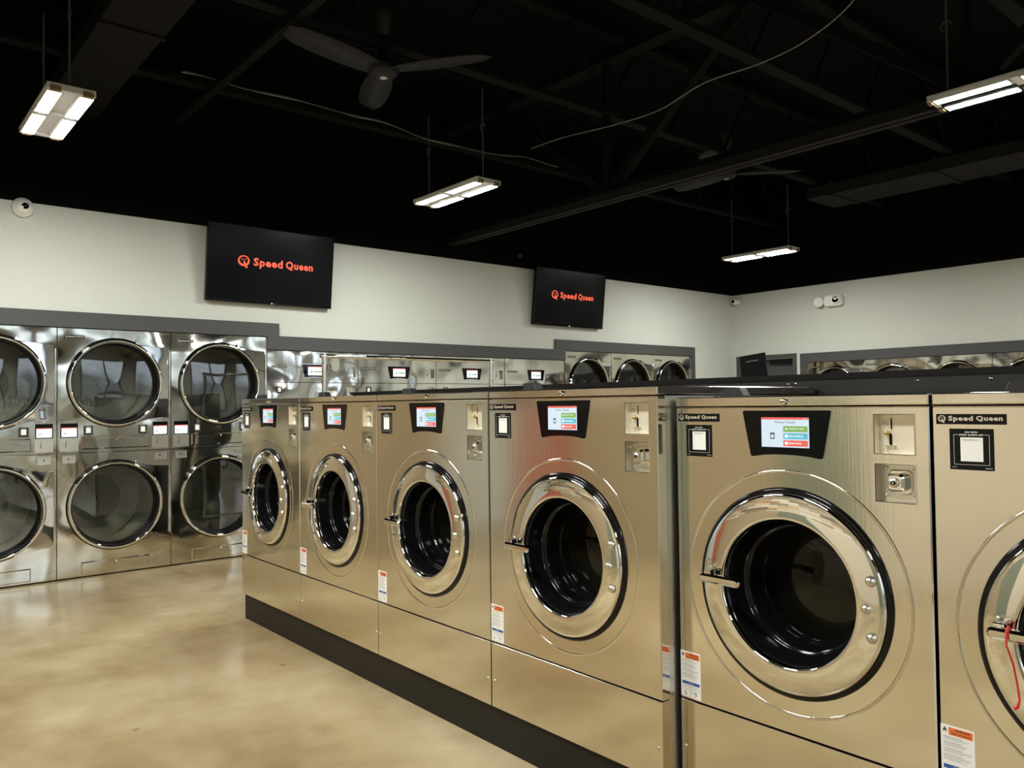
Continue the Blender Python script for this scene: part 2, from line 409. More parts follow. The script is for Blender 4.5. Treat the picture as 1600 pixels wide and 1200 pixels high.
def control_panel(t, cx, zt, w=.266, h=.129, full=True):
    hw = w/2; bw = hw*.81
    def poly(g):
        top = [(cx-hw-g, zt+g), (cx+hw+g, zt+g)]
        rb, lb = (cx+bw+g*.9, zt-h-g), (cx-bw-g*.9, zt-h-g)
        arch = [(cx+bw*k, zt-h-g+.008*(1-k*k)) for k in (.6,.3,0,-.3,-.6)]
        p = rounded([top[0], top[1], rb, lb], .007)
        # insert the arched lower edge between the two lower corners
        i = 2*5+4
        return p[:i+1]+arch+p[i+1:]
    b = MB().prism(poly(.0025), -.002, 0, 'chrome'); b.prism(poly(0.), -.004, -.001, 'black_gloss')
    o = b.build('control_panel', t)
    sw, sh = .1435, .082; x0 = cx-.072; z0 = zt-.019-sh; y = -.0044
    s = MB()
    s.prism(rect(x0, z0, x0+sw, z0+sh), y, -.0039, 's_bg' if full else 's_white')
    y -= .0002
    def fl(a, b_, c, d, m, dy=0): s.flat(x0+sw*a, z0+sh*b_, x0+sw*c, z0+sh*d, y-dy, m)
    fl(0, .925, 1, 1, 's_red'); s.text('12:00', x0+sw*.89, z0+sh*.945, x0+sw*.95, z0+sh*.98, y-.0002, 's_lt')
    if full:
        s.text('Washer Ready', x0+sw*.28, z0+sh*.77, x0+sw*.73, z0+sh*.885, y, 's_txt')
        fl(.19, .27, .285, .49, 's_txt'); s.prism(circ(x0+sw*.237, z0+sh*.365, sw*.034, 16), y-.0003, y, 's_bg')
        for k, (m, tx, wd) in enumerate((('s_green', 'Tap Start to Vend', .78), ('s_blue', 'Rewards Balance', .78), ('s_red', 'Saved Cards', .66))):
            zb = .515-k*.235
            fl(.47, zb, .975, zb+.195, m)
            s.text(tx, x0+sw*.59, z0+sh*(zb+.065), x0+sw*(.59+wd*.38), z0+sh*(zb+.145), y-.0002, 's_lt', .02)
            if k == 0:
                fl(.50, zb+.09, .54, zb+.11, 's_lt', .0002)
                s.add([(x0+sw*.535, y-.0002, z0+sh*(zb+.055)), (x0+sw*.57, y-.0002, z0+sh*(zb+.10)), (x0+sw*.535, y-.0002, z0+sh*(zb+.145))], [(0,1,2)], 's_lt')
            else: s.prism(circ(x0+sw*.535, z0+sh*(zb+.098), sw*.036, 16), y-.0003, y, 's_lt')
    else:
        fl(.45, .33, .93, .50, 's_green'); fl(.22, .30, .31, .52, 's_txt')
        s.text('Start', x0+sw*.52, z0+sh*.37, x0+sw*.80, z0+sh*.47, y-.0002, 's_lt')
    s.build('screen', o)
    return o
def coin_slot(t, x0, z0, x1, z1, d=.028, mat='light_plate'):
    b = MB().pocket(x0, z0, x1, z1, 0, d, mat)
    w, h = x1-x0, z1-z0; e = .002
    for q in ((x0-e,z0-e,x1+e,z0),(x0-e,z1,x1+e,z1+e),(x0-e,z0,x0,z1),(x1,z0,x1+e,z1)): b.box(q[0], -.0015, q[1], q[2], .004, q[3], 'satin')
    y = d-.0008
    b.flat(x0+w*.30, z0+h*.62, x0+w*.335, z0+h*.90, y, 'black_matte')
    b.flat(x0+w*.26, z0+h*.22, x0+w*.33, z0+h*.50, y, 'black_matte')
    b.lathe([(.0, d-.014), (.005, d-.014), (.0065, d-.010), (.0065, d)], x0+w*.23, z0+h*.52, 'brass', 12)
    b.box(x0+w*.16, d-.010, z0+h*.20, x0+w*.42, d, z0+h*.215, 'satin')
    for k in (.22, .36): b.bar((x0+w*k, d-.008, z0+h*.20), (x0+w*(k+.06), d-.012, z0+h*.04), .0015, .0015, 'satin')
    b.prism(circ(x0+w*.14, z0+h*.78, w*.085, 16), y-.0004, d, 'label_white')
    b.text('QUARTERS', x0+w*.08, z0+h*.785, x0+w*.20, z0+h*.81, y-.0006, 'label_ink'); b.text('ONLY', x0+w*.10, z0+h*.745, x0+w*.18, z0+h*.77, y-.0006, 'label_ink')
    return b.build('coin_acceptor', t)
def cash_vault(t, x0, z0, x1, z1, d=.03, lock=True):
    w, h = x1-x0, z1-z0; cx, cz = x0+w*.52, z0+h*.52
    b = MB().pocket(x0, z0, x1, z1, 0, d, 'satin')
    for q in ((x0-.002,z0-.002,x1+.002,z0),(x0-.002,z1,x1+.002,z1+.002),(x0-.002,z0,x0,z1),(x1,z0,x1+.002,z1)): b.box(q[0], -.0015, q[1], q[2], .004, q[3], 'chrome')
    if lock:
        for a, c in ((.15,.87),(.88,.87),(.15,.16),(.88,.16)): b.sphere((x0+w*a, d, z0+h*c), .006, 'chrome', 12, 8)
        o = b.build('cash_vault', t)
        k = MB(); s = w*.30
        k.prism(rrect(cx-s, cz-s*1.05, cx+s, cz+s*1.05, s*.45), d-.006, d, 'chrome', inset=.004)
        k.prism(rrect(cx-s*.8, cz-s*.78, cx+s*.62, cz+s*.78, s*.4), d-.030, d-.004, 'chrome', inset=.006)
        k.lathe([(0., d-.036), (s*.36, d-.036), (s*.42, d-.032), (s*.42, d-.026)], cx-s*.12, cz, 'satin', 24)
        k.lathe([(0., d-.0372), (s*.2, d-.0372), (s*.2, d-.035)], cx-s*.12, cz, 'black_satin', 16)
        k.box(cx-s*.16, d-.0385, cz-s*.12, cx-s*.08, d-.037, cz+s*.12, 'chrome')
        k.build('vault_lock', o)
    else:
        b.lathe([(0., d-.004), (w*.06, d-.004), (w*.06, d)], (x0+x1)/2, (z0+z1)/2, 'black_satin', 12)
        o = b.build('cash_vault', t)
    return o
def washer_door(t, cx, cz, k=1.):
    """porthole: black gasket, chrome ring with bolts and pull bar, black boot and dark inner glass"""
    MB().lathe([(.283*k, .012), (.2845*k, -.004), (.276*k, -.007), (.262*k, -.004), (.250*k, .012)], cx, cz, 'boot', 96).build('gasket_gap_shade', t)  # black rim also stands for the shadow gap around the ring
    ring = MB().lathe([(.268*k, .004), (.2710*k, -.008), (.2700*k, -.013), (.2665*k, -.0165), (.2620*k, -.0180), (.2560*k, -.0192), (.245*k, -.0212), (.232*k, -.0232), (.220*k, -.0247), (.208*k, -.0257), (.2025*k, -.0255), (.199*k, -.0235), (.1965*k, -.018), (.195*k, .004)], cx, cz, 'chrome', 128)
    ring = ring.build('door_ring', t)
    for dx, dz in ((.236, .07), (.224, 0.), (.236, -.07)):
        MB().lathe([(0., -.0330), (.005*k, -.0320), (.0095*k, -.0295), (.0115*k, -.0260), (.0145*k, -.0215)], cx+dx*k, cz+dz*k, 'satin', 20).build('hinge_bolt', ring)
    h = MB(); zc = cz+.015*k
    h.prism(rrect(cx-.243*k, zc-.0125*k, cx-.108*k, zc+.0125*k, .012*k, 6), -.078*k, -.060*k, 'chrome', inset=.006*k)
    h.box(cx-.236*k, -.062*k, zc-.009*k, cx-.212*k, -.018*k, zc+.020*k, 'chrome', .004*k)
    h.sphere((cx-.232*k, -.030*k, zc+.024*k), .005*k, 'satin', 10, 6)
    h.build('door_handle', ring)
    for a in (3.98, 4.22):
        pass
    MB().lathe([(.1955*k, -.010), (.192*k, -.006), (.189*k, .002), (.187*k, .020), (.184*k, .030), (.181*k, .050), (.1795*k, .056), (.175*k, .060), (.170*k, .062), (.167*k, .066), (.166*k, .074), (.165*k, .098), (.163*k, .120), (.158*k, .128), (.1535*k, .132), (.1525*k, .17)], cx, cz, 'boot', 96).build('door_boot', t)
    MB().lathe([(.152*k, .150), (.120*k, .140), (.07*k, .134), (0.001, .132)], cx, cz, 'darkglass', 64).build('door_glass', t)

def build_washer(name, label, W, H, D, seam, group):
    """free-standing island washer; x across, y into the machine, z up from the plinth top"""
    t = thing(name, label, 'washing machine', group=group)
    zb, lid = .153, H-.027; cx, cz = W*.498, .779
    zt = H
    c = MB()
    for q in ((.002,.036,zb,.006,D,lid-.003),(W-.006,.036,zb,W-.002,D,lid-.003),(.002,D-.004,zb,W-.002,D,lid-.003),(.002,.036,zb,W-.002,D,zb+.004)): c.box(*q, 'steel_side')
    c.build('cabinet', t)
    px = cx                                                    # control panel sits over the door
    pz = H-.040
    xr = W-.034
    coin = (xr-.0985, H-.149, xr, H-.050); vault = (xr-.0985, H-.268, xr, H-.172)
    f = MB().prism(rect(0, seam+.003, W, lid-.004), 0, .036, 'steel', holes=[circ(cx, cz, .272, 96), rect(*coin), rect(*vault)], inset=.003)
    f.lathe([(.3335, .0006), (.3315, -.0016), (.3290, -.0020), (.3265, -.0016), (.3245, .0006)], cx, cz, 'steel', 128)
    f.build('front_panel', t)
    l = MB().box(0, 0, lid, W, D, H, 'steel', .003).build('lid', t)
    lk = MB().lathe([(0., -.012), (.006, -.012), (.0085, -.009), (.0095, .001)], cx, lid+.011, 'chrome', 20)
    lk.box(cx-.005, -.0128, lid+.010, cx+.005, -.0118, lid+.012, 'black_satin'); lk.build('lid_lock', l)
    d = MB()                                                   # soap drawer pull standing on the lid
    for x0, z0, x1, z1, m, y in ((W*.245-.040, H, W*.245+.040, H+.026, 'charcoal', .030),):
        d.prism(rounded([(x0,z0),(x1,z0),(x1-.016,z1),(x0+.012,z1)], .004), y, y+.035, m, inset=.002)
    d.box(W*.245-.06, .024, H, W*.245+.12, .16, H+.0025, 'charcoal')
    d.build('soap_dispenser', t)
    lp = MB().prism(rect(0, zb, W, seam), 0, .036, 'steel', inset=.001).build('lower_panel', t)
    for x in (.016, W-.016): MB().lathe([(0., -.003), (.004, -.0025), (.0055, .0005)], x, zb+.10, 'satin', 12).build('screw', lp)
    badge(t, .011, H-.049); control_panel(t, px, pz); coin_slot(t, *coin); cash_vault(t, *vault); warning_label(t, .002, seam+.148)
    washer_door(t, cx, cz)
    return t

def build_wall_washer(name, label, W, H, group):
    t = thing(name, label, 'washing machine', group=group); D = .8; cx, cz = W*.5, .93
    c = MB()
    for q in ((.002,.03,0,.008,D,H-.004),(W-.008,.03,0,W-.002,D,H-.004),(.002,D-.005,0,W-.002,D,H-.004),(.002,.03,H-.008,W-.002,D,H-.004)): c.box(*q, 'steel_side')
    c.build('cabinet', t)
    coin = (W-.120, 1.582, W-.024, 1.677); vault = (W-.122, 1.385, W-.026, 1.488)
    MB().prism(rect(0, 1.528, W, H), 0, .03, 'bigsteel', holes=[rect(*coin)], inset=.002).lathe([(0,-.006),(.006,-.005),(.008,.001)], W*.42, 1.755, 'chrome', 14).build('upper_panel', t)
    MB().prism(rect(0, .42, W, 1.524), 0, .03, 'bigsteel', holes=[circ(cx, cz, .327, 96), rect(*vault)], inset=.002).build('front_panel', t)
    MB().prism(rect(0, .0, W, .416), 0, .03, 'bigsteel', inset=.002).build('lower_panel', t)
    badge(t, .041, 1.679, .142, .021); control_panel(t, W*.508, 1.695, .262, .124, False); coin_slot(t, *coin, mat='bigsteel'); cash_vault(t, *vault, lock=False)
    pay_sticker(t, .086, 1.490, .056, .062); washer_door(t, cx, cz, 1.2)
    return t

def drum(t, name, cx, cz, R, y0, y1):
    o_v = []; fs = []; uvs = []; seg = 72; prof = [(R*.93, y0), (R, y0+.03), (R, y1-.02), (R*.96, y1)]
    n = seg+1; acc = [0.]
    for i in range(1, len(prof)): acc.append(acc[-1]+math.hypot(prof[i][0]-prof[i-1][0], prof[i][1]-prof[i-1][1]))
    for i, (r, y) in enumerate(prof):
        for k in range(n):
            a = 2*PI*k/seg; o_v.append((cx+r*math.cos(a), y, cz+r*math.sin(a))); uvs.append((200*k/seg, acc[i]*88))
    for i in range(len(prof)-1):
        for k in range(seg): fs.append((i*n+k, i*n+k+1, (i+1)*n+k+1, (i+1)*n+k))
    base = len(o_v); rr = [(R*.96, y1), (R*.55, y1), (.01, y1-.01)]
    for i, (r, y) in enumerate(rr):
        for k in range(n):
            a = 2*PI*k/seg; o_v.append((cx+r*math.cos(a), y, cz+r*math.sin(a))); uvs.append((144*k/seg, r*80 if i < 2 else .02))
    mi = [0]*len(fs)
    for i in range(2):
        for k in range(seg): fs.append((base+i*n+k, base+i*n+k+1, base+(i+1)*n+k+1, base+(i+1)*n+k)); mi.append(0 if i == 0 else 1)
    for j in range(3):                                         # lifting baffles
        a = .6+2*PI*j/3; b = len(o_v)
        for y in (y0+.05, y1-.03):
            for rr_, da in ((R*.995, -.14), (R*.84, 0.), (R*.995, .14)): o_v.append((cx+rr_*math.cos(a+da), y, cz+rr_*math.sin(a+da))); uvs.append((.02, .02))
        for f in ((0,1,4,3),(1,2,5,4),(0,2,1),(3,4,5)): fs.append(tuple(b+q for q in f)); mi.append(1)
    me = bpy.data.meshes.new(name); me.from_pydata(o_v, [], fs); me.materials.append(M['drum']); me.materials.append(M['drum_back'])
    me.polygons.foreach_set('material_index', mi)
    uvl = me.uv_layers.new(name='UVMap')
    for p in me.polygons:
        p.use_smooth = p.index < seg*3
        for li in p.loop_indices: uvl.data[li].uv = uvs[me.loops[li].vertex_index]
    o = bpy.data.objects.new(name, me); COL.objects.link(o); o.parent = t
    return o

def dryer_door(t, W, cx, cz, s):
    R = .350
    MB().lathe([(R, .004), (R+.006, -.003), (R-.004, -.008), (R-.008, .004)], cx, cz, 'boot', 96).build('gasket_gap_shade', t)  # black rim put where the gap around the door lies in shadow
    d = MB().lathe([(R-.004, -.002), (R-.003, -.020), (R-.010, -.030), (R-.018, -.033), (R-.026, -.029), (R-.029, -.018)], cx, cz, 'chrome', 128)
    # hinge flange reaching from the circle to the machine edge
    xe = W-.020
    up = [(cx+.142, cz+.340)]; lo = [(cx+.146, cz-.326)]
    top = [(cx+.19, cz+.318), (cx+.25, cz+.300), (cx+.32, cz+.291), (xe, cz+.288)]
    bot = [(xe, cz-.286), (cx+.32, cz-.288), (cx+.25, cz-.296), (cx+.19, cz-.312)]
    arc = [(cx+(R-.012)*math.cos(a), cz+(R-.012)*math.sin(a)) for a in [-1.16+2.32*k/24 for k in range(25)]]
    poly = up+top+bot+lo+arc
    n0 = len(d.v); d.prism(poly, -.024, -.002, 'mirror', inset=.002)
    d.v[n0:] = [(v[0], v[1]+max(0, v[0]-cx-.14)*.07, v[2]) for v in d.v[n0:]]
    ring = d.build('door_ring', t)
    MB().box(xe+.002, -.022, cz-.262, xe+.011, .0, cz+.262, 'chrome', .003).build('hinge', ring)
    MB().lathe([(R-.028, -.020), (R-.030, -.004), (R-.040, .03), (R-.050, .068), (R-.050, .082)], cx, cz, 'black_satin', 96).build('door_seal', t)
    MB().lathe([(R-.050, .070), (.18, .066), (.001, .064)], cx, cz, 'door_glass', 64).build('door_glass', t)

def build_dryer(name, label, W, group, sz=1.):
    t = thing(name, label, 'dryer', group=group); D = .85; H = 1.93
    cx = .416*W/.835; cU, cL = 1.512, .547
    c = MB()
    for q in ((.002,.02,0,.008,D,H-.004),(W-.008,.02,0,W-.002,D,H-.004),(.002,D-.005,0,W-.002,D,H-.004),(.002,.02,H-.008,W-.002,D,H-.004)): c.box(*q, 'black_matte')
    c.build('cabinet', t)
    vl = (.034, .888, .128, .952); vr = (W-.131, .885, W-.034, .954)
    MB().prism(rect(.0015, .966, W-.0015, H), 0, .02, 'dryer', holes=[circ(cx, cU, .318, 96)], inset=.002).build('upper_panel', t)
    MB().prism(rect(.0015, .012, W-.0015, .962), 0, .02, 'dryer', holes=[circ(cx, cL, .318, 96), rect(*vl), rect(*vr)], inset=.002).build('lower_panel', t)
    for (x0, z0, x1, z1, nm) in ((.166, .991, .664, 1.087, 'service_plate'), (.166, .024, .664, .122, 'lint_plate')):
        x0 *= W/.835; x1 *= W/.835
        b = MB().prism(rect(x0, z0, x1, z1), -.010, 0, 'dryer', inset=.008)
        b.lathe([(0., -.015), (.005, -.014), (.007, -.010)], (x0+x1)/2, z1-.02, 'chrome', 14); b.build(nm, t)
    for x0, x1 in ((.021, .142), (W-.145, W-.026)):
        b = MB(); e = .003
        b.prism(rect(x0, .984, x1, 1.195), -.002, 0, 'satin')
        b.prism(rect(x0, 1.085, x1, 1.195), -.004, -.001, 'black_gloss')
        b.flat(x0+.036, 1.012, x0+.041, 1.035, -.0026, 'black_matte'); b.flat(x0+.040, 1.048, x0+.043, 1.068, -.0026, 'black_matte')
        b.lathe([(0, -.010), (.004, -.010), (.005, -.002)], x0+.035, 1.042, 'brass', 10)
        b.lathe([(0, -.006), (.005, -.005), (.006, .001)], (x0+x1)/2, 1.212, 'chrome', 12)
        for q in ((x0-e,.981,x1+e,.984),(x0-e,.984,x0,1.195),(x1,.984,x1+e,1.195)): b.box(q[0], -.003, q[1], q[2], .001, q[3], 'satin')
        o = b.build('control_panel', t)
        s = MB().prism(rect(x0+.008, 1.092, x1-.008, 1.164), -.0047, -.0035, 's_white')
        s.flat(x0+.008, 1.157, x1-.008, 1.164, -.0050, 's_red'); s.flat(x0+.024, 1.110, x0+.030, 1.126, -.0050, 'label_gray'); s.flat(x0+.036, 1.110, x0+.042, 1.128, -.0050, 'label_gray')
        s.text('Dryer Ready', x0+.062, 1.113, x1-.018, 1.122, -.0050, 'label_gray'); s.build('screen', o)
    pay_sticker(t, .182, 1.174, .067, .071); pay_sticker(t, W-.252, 1.172, .067, .071)
    cash_vault(t, *vl, d=.02, lock=False); cash_vault(t, *vr, d=.02, lock=False)
    badge(t, .050, 1.876, .138, .023)
    for cz in (cU, cL):
        dryer_door(t, W, cx, cz, 1.); drum(t, 'drum', cx, cz, .355, .09, .66)
    return t

# ------------------------------------------------------------------ island row
YR, Y5 = 1.898, 1.975
G1 = 'front-load washers in the island row'
big = build_washer('front_load_washer', 'stainless front-load washer at the open aisle end of the island row', .829, 1.351, .93, .394, G1)
big.location = (-4.880, YR, 0); big.scale = (.817/.829*.996, 1, 1)
spec = [(-4.062, .820, 'stainless front-load washer second from the open aisle end of the island row'),
        (-3.241, .836, 'stainless front-load washer third from the open aisle end, reddish tint on its door ring'),
        (-2.402, .831, 'tall stainless front-load washer whose bare side panel stands proud of its shorter neighbour')]
washers = [(big, 2)]
for i, (x, w, lab) in enumerate(spec): washers.append((dup(big, (x, YR, 0), 0, lab, G1, (w/.829*.996, 1, 1)), 3+i))
small = build_washer('front_load_washer', 'shorter stainless front-load washer with the Washer Ready screen closest to the camera', .750, 1.314, .845, .393, G1)
small.location = (-1.564, Y5, 0)
washers.append((small, 6))
washers.append((dup(small, (-.807, Y5, 0), 0, 'front-load washer cut off by the frame, sticker reads MACHINE ID: 7', G1), 7))
for t, n in washers:
    H = 1.351 if n < 6 else 1.314
    pay_sticker(t, .0385, H-.083, .0935, .0945, n)

p = MB()
p.box(-4.868, YR+.012, 0, -1.575, YR+.92, .152, 'plinth'); p.box(-1.575, Y5+.012, 0, -.055, YR+.88, .152, 'plinth')
tag(p.build('machine_base'), 'low black plinth running under the island row of washers', 'plinth')

b = MB()
b.box(-5.20, 2.845, 0, -.05, 3.15, 1.382, 'bulk'); b.box(-5.22, 2.835, 1.382, -.03, 3.16, 1.402, 'black_satin')
bk = b.build('service_bulkhead'); tag(bk, 'long dark gray service bulkhead with a black cap behind the island washers', 'bulkhead')
for x in (-1.70, -1.668, -1.208, -.977, -.52, -2.2, -2.7):
    MB().lathe([(0., 2.840), (.005, 2.841), (.007, 2.8455)], x, 1.366 if x > -1.6 else 1.3665, 'chrome', 12).build('screw', bk)
MB().box(-2.62, 2.98, 1.402, -2.61, 2.99, 1.425, 'black_satin').build('cap_pin', bk)

# thin red strand modelled over the pull bar of the last washer
rx = -.807+.75*.498
c = MB()
c.tube([(rx-0.2005, Y5-.036, .782), (rx-0.2005, Y5-.052, .806), (rx-0.2005, Y5-.070, .812), (rx-0.2005, Y5-.084, .803), (rx-0.1995, Y5-.085, .775), (rx-0.1960, Y5-.062, .735), (rx-0.1920, Y5-.052, .69), (rx-0.1890, Y5-.050, .655), (rx-0.1930, Y5-.050, .640), (rx-0.1995, Y5-.050, .636)], [.0022]*8+[.0035, .0045], 'red_strand', 8)
tag(c.build('red_strand'), 'thin red strand hanging from the door handle of the washer cut off by the frame', 'cord')

# ------------------------------------------------------------------ machines in the walls
XD, YB = -6.882, 10.055
R90 = PI/2
G2 = 'stacked dryers beside the open aisle'; G3 = 'tall washers in the long wall'; G4 = 'stacked dryers in the far end of the long wall'; G5 = 'stacked dryers in the back wall'
def at_wall(y): return (XD, y, 0)
dr = build_dryer('stacked_dryer', 'stacked stainless dryer cut off by the frame at the aisle', .833, G2)
dr.location = at_wall(.410); dr.rotation_euler.z = R90
dup(dr, at_wall(1.244), R90, 'stacked stainless dryer seen whole, both round doors clear of the island washers', G2)
dup(dr, at_wall(2.078), R90, 'stacked stainless dryer under the large television, lower door partly hidden by the end washer', G2, (.99, 1, 1))
ww = build_wall_washer('wall_washer', 'tall washer in the long wall directly beside the stacked dryers, dispensing panel over the aisle end', .914, 1.815, G3)
ww['label'] = 'tall stainless washer set in the long wall beside the dryer under the large television'
ww.location = at_wall(2.908); ww.rotation_euler.z = R90
for y, lab in ((3.826, 'tall stainless wall washer with its screen framed by the chrome rack rails'),
               (4.744, 'tall stainless wall washer whose screen shows just before the far post of the rack'),
               (5.672, 'tall stainless wall washer beyond the rack, below the small television')):
    dup(ww, at_wall(y), R90, lab, G3, (1.008 if y > 4 else 1, 1, 1))
d2 = dup(dr, at_wall(6.605), R90, 'far stacked dryer with a bright white front, next to the tall wall washers', G4, (.812/.833, 1, 1))
dup(dr, at_wall(7.418), R90, 'far stacked dryer in the middle of the three at the end of the long wall', G4, (.806/.833, 1, 1))
dup(dr, at_wall(8.224), R90, 'far stacked dryer against the end jamb of the gray surround', G4, (.800/.833, 1, 1))
for k, (x, lab) in enumerate(((-5.706, 'back wall dryer nearest the gray doorway, only its upper edge showing above the bulkhead'),
               (-4.948, 'back wall dryer second from the gray doorway, pale front above the bulkhead'),
               (-4.190, 'back wall dryer third from the gray doorway, dark front above the bulkhead'),
               (-3.432, 'back wall dryer fourth from the gray doorway, cut off by the frame'))):
    dup(dr, (x, YB, 0), 0, lab, G5, (.756/.833, 1, 1.815/1.93))

# ------------------------------------------------------------------ room shell
XR, YF, ZC, ZW = 5.2, -1.75, 4.55, 2.862
tag(MB().box(XD-.95, YF-.2, -.12, XR+.2, YB+1.1, 0, 'floor').build('floor'), kind='structure')
tag(MB().box(XD-.95, YF-.2, ZC, XR+.2, YB+1.1, ZC+.12, 'ceil').build('ceiling'), kind='structure')
w = MB()
x0 = XD-.92
def wl(y0, z0, y1, z1, m='wall'): w.box(x0, y0, z0, XD, y1, z1, m)
wl(YF-.2, 0, -1., ZW); wl(-1., 0, .405, 1.935, 'tan_paint'); wl(-1., 1.935, .405, ZW); wl(.405, 1.937, 2.905, ZW); wl(2.905, 1.822, 6.602, ZW); wl(6.602, 1.937, 9.030, ZW); wl(9.030, 0, YB+1.0, ZW)
wl(YF-.2, ZW, YB+1.0, ZC, 'black_wall')
tag(w.build('wall_left'), kind='structure')
w = MB()
def wb(xa, za, xb, zb, m='wall'): w.box(xa, YB, za, xb, YB+.95, zb, m)
wb(XD, 0, -6.765, ZW); wb(-6.765, 1.905, -5.920, ZW); wb(-5.920, 0, -5.709, ZW); wb(-5.709, 1.822, -2.672, ZW); wb(-2.672, 0, XR, ZW); wb(XD, ZW, XR, ZC, 'black_wall')
tag(w.build('wall_back'), kind='structure')
w = MB()
for xa, xb, m, zt in ((XD, -6.42, 'wall', 1.25), (-6.42, -5.72, 'red_for_reflection', 1.25), (-5.72, -3.5, 'tan_paint', 1.25), (-3.5, -2.9, 'green_gray', 1.25), (-2.9, -1.1, 'pale_tan', 1.25), (-1.1, 1.2, 'green_gray', 1.25), (1.2, XR, 'wall', 1.25)):  # unseen wall; red and green-gray blocks added for the washers to reflect
    w.box(xa, YF-.15, 0, xb, YF, zt, m); w.box(xa, YF-.15, zt, xb, YF, 2.6, 'stone'); w.box(xa, YF-.15, 2.6, xb, YF, ZW, 'wall')
w.box(XD, YF-.15, ZW, XR, YF, ZC, 'black_wall')
tag(w.build('wall_front'), kind='structure')
# storefront side, behind the camera: piers, lintel and glazed bays
w = MB()
bays = [(-1.3, .55), (.95, 2.8), (3.2, 5.05), (5.5, 7.35), (7.8, 9.6)]
ys = [YF-.15]+[q for b_ in bays for q in b_]+[YB]
for i in range(0, len(ys), 2): w.box(XR, ys[i], 0, XR+.18, ys[i+1], 3.5, 'wall')
for a, b_ in bays: w.box(XR, a, 2.95, XR+.18, b_, 3.5, 'wall'); w.box(XR, a, 0, XR+.18, b_, .55, 'wall')
w.box(XR, YF-.15, 3.5, XR+.18, YB, ZC, 'black_wall')
tag(w.build('wall_right'), kind='structure')
for i, (a, b_) in enumerate(bays):
    t = thing('window_%d' % (i+1), None, None, (XR+.06, (a+b_)/2, .55)); tag(t, kind='structure'); h = (b_-a)/2
    f = MB()
    for q in ((-h,0,h,.06),(-h,2.34,h,2.40),(-h,0,-h+.06,2.4),(h-.06,0,h,2.4),(-.03,0,.03,2.4)): f.box(-.04, q[0], q[1], .04, q[2], q[3], 'charcoal')
    f.build('window_frame', t)
    MB().box(-.006, -h+.03, .03, .006, h-.03, 2.37, 'window_glass').build('pane', t)

# stepped gray surround on the long wall
def trim(name, boxes):
    m = MB()
    for q in boxes: m.box(*q, 'trim')
    return tag(m.build(name), kind='structure')
T = .022
trim('trim_1', [(XD, YF, 1.935, XD+T, 3.015, 2.057), (XD, 2.907, 1.820, XD+T, 3.015, 1.9351), (XD, 3.015, 1.820, XD+T, 6.437, 1.944),
                (XD, 6.437, 1.820, XD+T, 6.602, 2.064), (XD, 6.602, 1.938, XD+T, 9.106, 2.064), (XD, 9.028, 0, XD+T, 9.106, 1.938)])
trim('trim_2', [(-5.808, YB-T, 0, -5.709, YB, 1.945), (-5.709, YB-T, 1.820, -2.672, YB, 1.945), (-2.672, YB-T, 0, -2.58, YB, 1.945)])
trim('trim_3', [(-6.822, YB-T, 0, -6.765, YB+.03, 1.955), (-5.920, YB-T, 0, -5.868, YB+.03, 1.955), (-6.765, YB-T, 1.905, -5.920, YB+.03, 1.955)])
d = MB().box(-6.70, YB+.06, .01, -5.922, YB+.10, 1.895, 'trim')
dd = tag(d.build('door_1'), kind='structure')
MB().box(-6.715, YB+.045, .01, -6.695, YB+.105, 1.895, 'wall').build('door_edge', dd)
MB().box(-6.30, YB-.0, 1.825, -5.94, YB+.06, 1.885, 'black_satin', .004).build('door_closer', dd)
bx = MB()
for x, y0, x1, y1 in ((XD, YB-.012, -6.822, YB), (-5.868, YB-.012, -5.808, YB), (-2.58, YB-.012, XR, YB)): bx.box(x, y0, 0, x1, y1, .1, 'trim')
tag(bx.build('baseboard_back'), kind='structure')
tag(MB().box(XD, 9.106, 0, XD+.012, YB-.012, .1, 'trim').build('baseboard_left'), kind='structure')

# ------------------------------------------------------------------ televisions
def television(yc, zc, w, h, label):
    """hangs from a tilting bracket on the long wall, screen facing the room"""
    t = thing('television', label, 'television', (XD+.003, yc, zc-h/2), R90, 'televisions on the long wall')
    tilt = .115; mx = Matrix.Translation((0, -.075, h/2)) @ Matrix.Rotation(tilt, 4, 'X') @ Matrix.Translation((0, 0, -h/2))
    def put(m, name, par=None):
        m.v = [tuple(mx @ Vector(v)) for v in m.v]; return m.build(name, par or t)
    body = MB().box(-w/2, -.025, 0, w/2, .02, h, 'black_gloss', .004); put(body, 'casing')
    s = MB().flat(-w/2+.012, .022, w/2-.012, h-.012, -.0258, 'tv_screen')
    s.emblem(-.275*w, h*.455, -.185*w, h*.615, -.0262, 'tv_logo')
    s.text('Speed', -.155*w, h*.462, .075*w, h*.60, -.0262, 'tv_logo', .032); s.text('Queen', .10*w, h*.478, .325*w, h*.60, -.0262, 'tv_logo', .032)
    put(s, 'screen')
    g = MB().sphere((0, -.027, .010), .005, 'tv_star', 10, 6); g.text('LG', .015, .006, .032, .015, -.0262, 'label_gray'); put(g, 'maker_mark')
    MB().box(-.17, -.055, h/2-.18, .17, 0, h/2+.18, 'black_satin').build('wall_bracket', t)
television(2.925, 2.552, 1.168, .668, 'large wall television above the dryers, tilted down, red logo on black')
television(6.625, 2.552, 1.150, .672, 'second wall television farther along, above the far dryers, red logo on dark gray')

